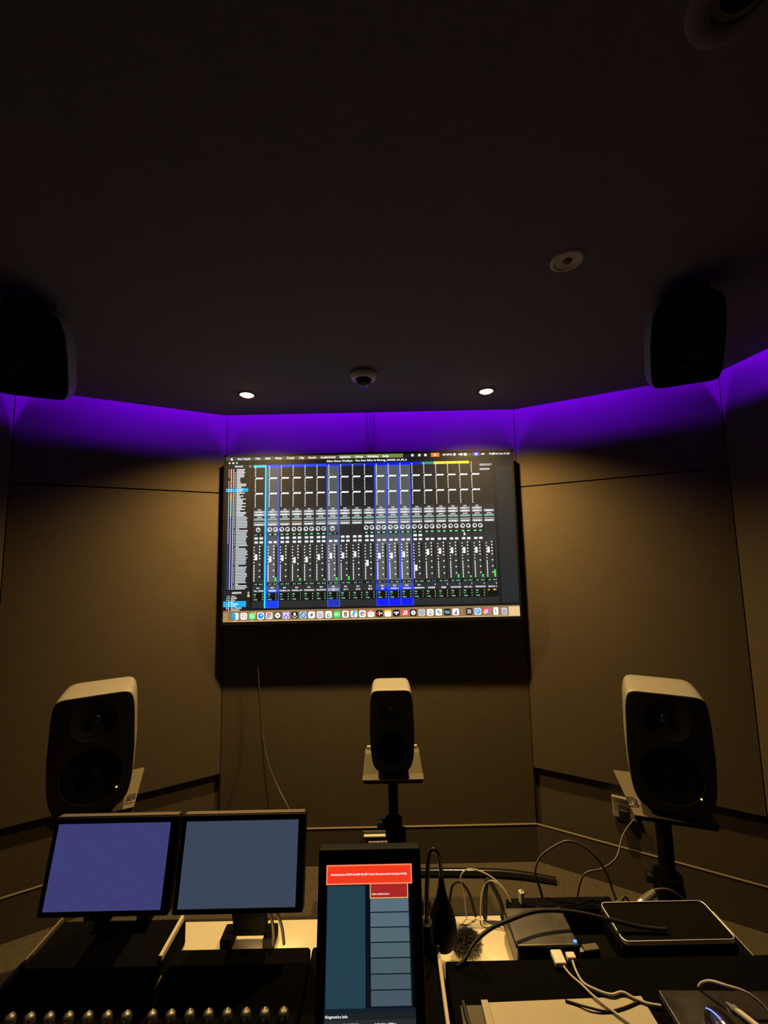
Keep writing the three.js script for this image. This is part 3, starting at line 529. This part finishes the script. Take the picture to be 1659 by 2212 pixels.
part(m2, 'cable', tube([[0.055, 0.14, 0.06], [0.066, 0.1, 0.05], [0.07, 0.05, 0.04], [0.066, 0.01, 0.03]], 0.004, 24), M.blackRubber);
{
  const c = document.createElement('canvas'); c.width = 1024; c.height = 1900; const x = c.getContext('2d');
  const R = (col, a, b, w, h) => { x.fillStyle = col; x.fillRect(a, b, w, h); };
  const T = (s, a, b, size, col = '#fff', al = 'left') => { x.font = 'bold ' + size + 'px sans-serif'; x.fillStyle = col; x.textAlign = al; x.textBaseline = 'middle'; x.fillText(s, a, b); };
  // 1024 px = 0.168 m wide
  R('#020306', 0, 0, 1024, 1900);
  R('#0a1620', 14, 200, 976, 1100); R('#24404e', 18, 206, 446, 1092); R('#081019', 464, 206, 56, 1092);
  const rows = ['#5a6e7c', '#566b77', '#546871', '#4f636a', '#4b5f66', '#485b63', '#475763'], ends = [330, 461, 598, 734, 872, 1011, 1147, 1288];
  rows.forEach((col, i) => R(col, 524, ends[i] + 5, 446, ends[i + 1] - ends[i] - 10));
  R('#f0c870', 520, 186, 450, 146); R('#a82626', 529, 195, 432, 128); T('ICMP-Avid00-S6-QP-2', 540, 290, 21);
  R('#ff8a60', 2, 2, 1020, 194); R('#f4391e', 16, 16, 992, 166); T('Workstation ICMP-Avid00-S6-QP-2 has disconnected unexpectedly.', 512, 98, 28.5, '#fff', 'center');
  R('#14202a', 10, 1300, 1004, 34); R('#1b2226', 10, 1334, 1004, 566); R('#2a2d30', 10, 1392, 1004, 508); T('Diagnostics Info', 18, 1364, 32); T('Model : 1st Local build 25.10.1', 18, 1430, 26); T('Activation : Offline', 560, 1430, 26);
  const t = new THREE.CanvasTexture(c); t.colorSpace = THREE.SRGBColorSpace; t.anisotropy = 8;
  const W = 0.202, H = 0.368, Th = 0.028, top = [0.027, 1.084, -0.877];
  const g = thing('touch_screen', 'upright narrow touch screen with a red warning banner on the console', 'touch screen', [top[0], TOP, -0.80]);
  const cy = top[1] - TOP - (H / 2) * Math.cos(LEAN), cz = top[2] + 0.80 + (H / 2) * Math.sin(LEAN);
  const local = (u, v, w) => [u, cy + v * Math.cos(LEAN) + w * Math.sin(LEAN), cz - v * Math.sin(LEAN) + w * Math.cos(LEAN)];
  part(g, 'casing', rbox(W, H, Th, 0.005, 3), M.black, local(0, 0, -Th / 2), [-LEAN, 0, 0]);
  const sw = 0.168, sh = sw * 1900 / 1024;
  part(g, 'screen', new THREE.PlaneGeometry(sw, sh), screenMat(t, 1), local(-0.001, H / 2 - 0.0244 - sh / 2, 0.0012), [-LEAN, 0, 0]);
  const l = new THREE.RectAreaLight(lin(0.2, 0.17, 0.18), 0.12, sw, sh); l.position.set(...local(0, 0, 0.004)); l.rotation.set(-LEAN, Math.PI, 0, 'XYZ'); g.add(l);
  part(g, 'rear_support', rbox(0.1, 0.12, 0.02, 0.004), M.black, [0, 0.06, -0.05], [0.25, 0, 0]);
  part(g, 'base', rbox(0.22, 0.02, 0.16, 0.005), M.black, [0, 0.01, -0.02]);
}

// ---------------------------------------------------------------- things on the right of the desk
single('dark_cover_sheet', 'added thin black sheet that darkens the desk under the small box and the tablet', 'cover sheet', rbox(0.59, 0.002, 0.175, 0.0008, 1).translate(0.664, DESK + 0.001, -1.1575), M.blackMatte);  // black sheet added to darken the cream desk top here
{
  const g = thing('gooseneck_lamp', 'black gooseneck lamp with a pear-shaped head bent over beside the touch screen', 'lamp', [0.152, TOP, -1.085]);
  g.position.set(0.152, TOP, -1.085);
  part(g, 'base', merged(cyl(0.014, 0.017, 0.06, 20).translate(0, 0.03, 0)), M.black);
  part(g, 'neck', tube([[0, 0.05, 0], [0.002, 0.09, -0.01], [0.007, 0.14, -0.025], [0.014, 0.18, -0.035], [0.024, 0.197, -0.037], [0.035, 0.19, -0.037], [0.042, 0.16, -0.037], [0.044, 0.125, -0.036], [0.044, 0.095, -0.035]], 0.0055, 60, 10), M.blackGloss);
  part(g, 'head', lathe([[0, 0.11], [0.006, 0.108], [0.009, 0.085], [0.015, 0.06], [0.026, 0.035], [0.033, 0.01], [0.035, -0.012], [0.032, -0.033], [0.026, -0.045], [0.0, -0.046]], 36), M.blackMatte, [0.043, 0.025, -0.035]);
}
{
  const r = 0.034, g = thing('furry_windshield', 'dark furry microphone windshield on the bright cream desk', 'windshield', [0.256, DESK, -1.135]);
  const s = new THREE.IcosahedronGeometry(r * 0.85, 4), p = s.attributes.position;
  for (let i = 0; i < p.count; i++) { const v = new THREE.Vector3().fromBufferAttribute(p, i), n = 1 + 0.07 * Math.sin(v.x * 210 + v.y * 90) * Math.cos(v.z * 190 - v.x * 60); p.setXYZ(i, v.x * 1.15 * n, v.y * 0.85 * n, v.z * n); }
  s.computeVertexNormals(); part(g, 'core', s, M.blackMatte, [0, r * 0.82, 0]);
  const hairs = [];
  for (let i = 0; i < 1500; i++) {
    const u = rnd() * 2 - 1, t = rnd() * 6.283, q = Math.sqrt(1 - u * u), n = new THREE.Vector3(q * Math.cos(t), u, q * Math.sin(t)), len = 0.005 + 0.007 * rnd();
    if (n.y < -0.75) continue;
    const h = new THREE.ConeGeometry(0.0008, len, 3); h.translate(0, len / 2, 0);
    const dir = n.clone().add(new THREE.Vector3(rnd() - 0.5, -0.2 + rnd() * 0.4, rnd() - 0.5)).normalize();
    h.applyQuaternion(new THREE.Quaternion().setFromUnitVectors(new THREE.Vector3(0, 1, 0), dir)); h.translate(n.x * r * 0.95, n.y * r * 0.7, n.z * r * 0.82); hairs.push(h);
  }
  const f = part(g, 'fur', merged(...hairs), new THREE.MeshStandardMaterial({ color: lin(0.02, 0.017, 0.015), roughness: 0.9 }), [0, r * 0.82, 0]); f.userData.kind = 'stuff';
}
{
  const b = thing('interface_box', 'small dark box with a blue light and two white plugs in its front', 'audio interface', [0.443, DESK, -1.14]);
  part(b, 'case', rbox(0.155, 0.056, 0.112, 0.006, 3), M.box, [0, 0.034, 0]);
  part(b, 'front_panel', rbox(0.145, 0.04, 0.003, 0.001), M.black, [0, 0.034, 0.0565]);
  part(b, 'feet', merged(...[[-1, -1], [1, -1], [-1, 1], [1, 1]].map(([a, c]) => cyl(0.008, 0.008, 0.007, 12).translate(a * 0.06, 0.0035, c * 0.042))), M.blackRubber);
  part(b, 'blue_light', rbox(0.008, 0.004, 0.004, 0.001), glow(0.05, 0.2, 1, 3), [0.069, 0.0635, 0.046]);
  const l = new THREE.PointLight(lin(0.05, 0.2, 1), 0.0006); l.position.set(0.071, 0.068, 0.05); b.add(l);
  for (const [lab, pl, pr, pts, r] of [
    ['white cable with a long white plug from the small dark box', [0.026, 0.012, 0.034], [0.452, 0.728, -1.047], [[0.456, 0.728, -1.03], [0.463, 0.727, -1.012], [0.479, 0.727, -0.989], [0.491, 0.727, -0.969], [0.507, 0.7265, -0.95], [0.525, 0.7265, -0.93], [0.54, 0.7265, -0.915], [0.56, 0.7265, -0.89]], 0.0023],
    ['white cable with a short square plug beside the long one', [0.021, 0.012, 0.016], [0.482, 0.728, -1.05], [[0.482, 0.728, -1.042], [0.48, 0.727, -1.019], [0.484, 0.727, -0.994], [0.506, 0.727, -0.978], [0.531, 0.727, -0.969], [0.558, 0.727, -0.973], [0.577, 0.7255, -0.962], [0.598, 0.7255, -0.952], [0.622, 0.7255, -0.947]], 0.0025]]) {
    const c = thing('charging_cable', lab, 'cable', [0, 0, 0], 'white plugged cables');
    part(c, 'plug', rbox(...pl, 0.003), M.white, pr); part(c, 'cord', tube(pts, r, 60), M.whiteCable);
  }
}
{
  const W = 0.275, D = 0.112, g = thing('tablet', 'flat black tablet with a thin silver rim on the right of the desk', 'tablet', [0.768, TOP, -1.15]);
  const sh = (w, d, r) => { const s = new THREE.Shape(), a = w / 2, b = d / 2; s.moveTo(-a + r, -b); s.lineTo(a - r, -b); s.absarc(a - r, -b + r, r, -Math.PI / 2, 0); s.lineTo(a, b - r); s.absarc(a - r, b - r, r, 0, Math.PI / 2); s.lineTo(-a + r, b); s.absarc(-a + r, b - r, r, Math.PI / 2, Math.PI); s.lineTo(-a, -b + r); s.absarc(-a + r, -b + r, r, Math.PI, Math.PI * 1.5); return s; };
  const ex = (s, h) => { const e = new THREE.ExtrudeGeometry(s, { depth: h, bevelEnabled: true, bevelThickness: 0.001, bevelSize: 0.001, bevelSegments: 2, curveSegments: 10 }); e.rotateX(-Math.PI / 2); return e; };
  const rimS = sh(W, D, 0.014); rimS.holes.push(sh(W - 0.0016, D - 0.0016, 0.0132));
  part(g, 'rim', ex(rimS, 0.008), M.silver, [0, -0.008, 0]);
  part(g, 'glass', ex(sh(W - 0.0042, D - 0.0042, 0.012), 0.005), M.blackMatte, [0, -0.008, 0]);
  const st = thing('black_case', 'black equipment case under the silver-rimmed tablet', 'case', [0.768, DESK, -1.155]);
  part(st, 'shell', rbox(0.285, 0.046, 0.12, 0.006), M.blackMatte, [0, 0.023, 0]); part(st, 'latch', rbox(0.03, 0.012, 0.004, 0.001), M.blackRubber, [0.02, 0.028, 0.061]);
}
{
  const p = thing('power_strip', 'black power strip along the rear edge of the desk', 'power strip', [0.53, DESK, -1.222]);
  part(p, 'body', rbox(0.29, 0.05, 0.04, 0.006), M.blackMatte, [0, 0.025, 0]);
  for (let i = 0; i < 4; i++) part(p, 'socket', rbox(0.034, 0.003, 0.028, 0.001), M.blackMatte, [-0.09 + i * 0.055, 0.051, 0]);
  for (const [lab, x, z, w, h] of [['small white adapter plugged into the black power strip', 0.425, -1.222, 0.012, 0.03], ['tiny white tag lying in the cable tangle', 0.52, -1.205, 0.014, 0.006]]) {
    const a = thing('adapter', lab, 'adapter', [x, DESK + (h > 0.02 ? 0.05 : 0), z]); a.rotation.y = 0.3;
    part(a, 'body', rbox(w, h, 0.014, 0.002), M.white, [0, h / 2, 0]); part(a, 'pin', box(w * 0.4, 0.004, 0.004), M.chrome, [0, h + 0.002, 0]);
  }
  const u = thing('memory_stick', 'light grey memory stick right of the small dark box', 'memory stick', [0.564, DESK, -1.13]); u.rotation.y = 0.1;
  part(u, 'shell', rbox(0.04, 0.02, 0.018, 0.003), M.sheet, [0, 0.01, 0]); part(u, 'plug', rbox(0.012, 0.01, 0.012, 0.001), M.chrome, [-0.025, 0.01, 0]);
}
// loose cables
const cable = (label, pts, r, mat, group) => single('cable', label, 'cable', tube(pts, r, 72), mat, group);
cable('thick black cable arching over the bright cream desk and the small box', [[0.215, 0.722, -1.04], [0.231, 0.726, -1.047], [0.265, 0.738, -1.078], [0.309, 0.752, -1.097], [0.352, 0.76, -1.107], [0.436, 0.76, -1.133], [0.531, 0.752, -1.139], [0.619, 0.74, -1.129], [0.695, 0.728, -1.121], [0.749, 0.726, -1.116]], 0.0045, M.blackRubber);
cable('thin black cable standing up in a tall loop behind the power strip', [[0.5, 0.664, -1.246], [0.485, 0.727, -1.25], [0.478, 0.758, -1.26], [0.495, 0.788, -1.27], [0.537, 0.818, -1.27], [0.578, 0.833, -1.27], [0.618, 0.822, -1.27], [0.656, 0.793, -1.265], [0.679, 0.754, -1.255], [0.69, 0.71, -1.245], [0.705, 0.664, -1.235]], 0.0032, M.cord);
cable('dark cable hanging in an arc behind the right end of the desk', [[0.72, 0.3, -1.62], [0.765, 0.505, -1.6], [0.829, 0.522, -1.6], [0.882, 0.555, -1.6], [0.95, 0.6, -1.66], [1.1, 0.66, -1.74]], 0.0032, M.cord);
cable('thin white cable looping over the rear edge of the cream desk', [[0.275, 0.663, -1.24], [0.271, 0.72, -1.25], [0.265, 0.755, -1.255], [0.282, 0.77, -1.26], [0.315, 0.768, -1.26], [0.354, 0.755, -1.25], [0.382, 0.735, -1.235], [0.392, 0.713, -1.225]], 0.0018, M.whiteCable);
cable('short white cable bow beside the longer white loop', [[0.312, 0.664, -1.235], [0.321, 0.72, -1.245], [0.338, 0.745, -1.25], [0.362, 0.744, -1.25], [0.385, 0.73, -1.235], [0.395, 0.713, -1.222]], 0.0018, M.whiteCable);
cable('stiff black cable dropping from the white loops to the power strip', [[0.325, 0.664, -1.235], [0.333, 0.72, -1.25], [0.343, 0.742, -1.262], [0.357, 0.725, -1.255], [0.37, 0.702, -1.243], [0.378, 0.668, -1.235]], 0.006, M.blackRubber);
cable('black cable arch behind the gooseneck lamp', [[0.224, 0.666, -1.24], [0.233, 0.715, -1.245], [0.243, 0.738, -1.252], [0.262, 0.742, -1.255], [0.285, 0.72, -1.248], [0.3, 0.666, -1.238]], 0.0035, M.blackRubber);
for (let k = 0; k < 9; k++) {
  const pts = []; let a = rnd() * 6.28; const cx = 0.62 + 0.13 * rnd(), cz = -1.215;
  for (let i = 0; i < 9; i++) { a += 0.7 + rnd() * 0.7; pts.push([cx + Math.cos(a) * (0.03 + 0.05 * rnd()), DESK + 0.006 + 0.05 * rnd() * (i % 2), cz + Math.sin(a) * 0.018]); }
  cable('thin cable in the tangle behind the silver-rimmed tablet', pts, 0.0022 + 0.0012 * rnd(), k % 3 ? M.blackRubber : M.cord, 'tangled cables');
}
cable('dark cable arching from the tangle toward the right wall', [[0.72, 0.7, -1.21], [0.78, 0.72, -1.235], [0.84, 0.722, -1.24], [0.875, 0.7, -1.235], [0.9, 0.664, -1.225]], 0.003, M.cord);
{
  const k = thing('cable_connector', 'dark metal connector lying across the tangle beside the tablet', 'connector', [0.775, DESK + 0.052, -1.228]); k.rotation.set(0, 0.35, 0.25);
  part(k, 'barrel', cyl(0.009, 0.009, 0.05, 16).rotateZ(Math.PI / 2), M.darkGrey); part(k, 'collar', cyl(0.0105, 0.0105, 0.012, 16).rotateZ(Math.PI / 2), M.silver, [-0.03, 0, 0]);
}
{
  const sheetGeo = (w, d) => rbox(w, 0.0012, d, 0.0004, 1);
  const U = TOP;                                                   // top of the black unit
  const a = single('paper_sheet', 'large beige sheet of paper at the bottom edge right of the console', 'paper', sheetGeo(0.33, 0.21), M.paper); a.position.set(0.432, U + 0.0016, -0.862); a.rotation.y = 0.02;
  const a2 = single('paper_sheet', 'small darker sheet tucked beside the console rail at the bottom edge', 'paper', sheetGeo(0.055, 0.2), M.sheet); a2.position.set(0.236, U + 0.0008, -0.86); a2.rotation.y = 0.0;
  const n = thing('notebook', 'slim cream notebook standing out under the edge of the paper sheet', 'notebook', [0.262, U, -0.862]); n.rotation.y = 0.02;
  part(n, 'pages', rbox(0.012, 0.004, 0.2, 0.001), M.paper, [0, 0.004, 0]); part(n, 'cover', rbox(0.014, 0.0015, 0.204, 0.0006), M.paper, [0, 0.0068, 0]);
  const l = thing('laptop', 'closed dark laptop at the bottom right corner', 'laptop', [0.775, U, -0.852]); l.rotation.y = -0.03;
  part(l, 'base', rbox(0.3, 0.01, 0.22, 0.004, 3), M.box, [0, 0.006, 0]); part(l, 'lid', rbox(0.3, 0.007, 0.22, 0.003, 3), M.box, [0, 0.0145, 0]);
  const LT = U + 0.018;
  const m = thing('mouse', 'black glossy computer mouse with a painted glowing blue reflection on the laptop', 'mouse', [0.705, LT, -0.875]); m.rotation.y = 0.15;
  const mg = new THREE.SphereGeometry(1, 32, 16, 0, Math.PI * 2, 0, Math.PI / 2); mg.scale(0.03, 0.03, 0.05); part(m, 'shell', mg, M.blackGloss);
  part(m, 'reflection_line', tube([[-0.009, 0.0285, -0.006], [-0.009, 0.0275, -0.016], [-0.009, 0.0238, -0.0275], [-0.009, 0.017, -0.0385]], 0.0012, 16), glow(0.16, 0.2, 1, 2.2));  // blue reflection on the shell, put in as a glowing line
  const lp = new THREE.PointLight(lin(0.16, 0.2, 1), 0.0005); lp.position.set(-0.01, 0.04, -0.03); m.add(lp);  // added light that goes with the painted blue reflection
  const w = thing('reflection_rod', 'cream rod standing in for a bright reflection beside the black mouse', 'reflection_rod', [0.772, LT + 0.0055, -0.888]); w.rotation.y = 0.5;  // solid cream rod in place of a bright lamp reflection
  part(w, 'barrel', cyl(0.0055, 0.0055, 0.08, 16).rotateX(Math.PI / 2), M.white); part(w, 'tip', new THREE.ConeGeometry(0.0055, 0.014, 16).rotateX(-Math.PI / 2), M.chrome, [0, 0, -0.047]);
}
cable('white cable arching over the closed laptop at the bottom right', [[0.715, 0.742, -0.965], [0.72, 0.752, -0.962], [0.731, 0.765, -0.952], [0.752, 0.772, -0.935], [0.78, 0.77, -0.925], [0.8, 0.76, -0.918], [0.815, 0.745, -0.905], [0.83, 0.742, -0.88]], 0.0026, M.whiteCable);
cable('thin black cable lying across the paper sheet', [[0.43, 0.7245, -0.962], [0.45, 0.7245, -0.955], [0.472, 0.727, -0.945], [0.505, 0.7245, -0.94], [0.54, 0.7245, -0.945], [0.585, 0.7245, -0.958]], 0.002, M.blackRubber);
cable('black cable at the desk edge beside the console rail', [[0.215, 0.7255, -0.962], [0.218, 0.7255, -0.93], [0.226, 0.7255, -0.9], [0.24, 0.7255, -0.86]], 0.004, M.blackRubber);

renderer.render(scene, camera);
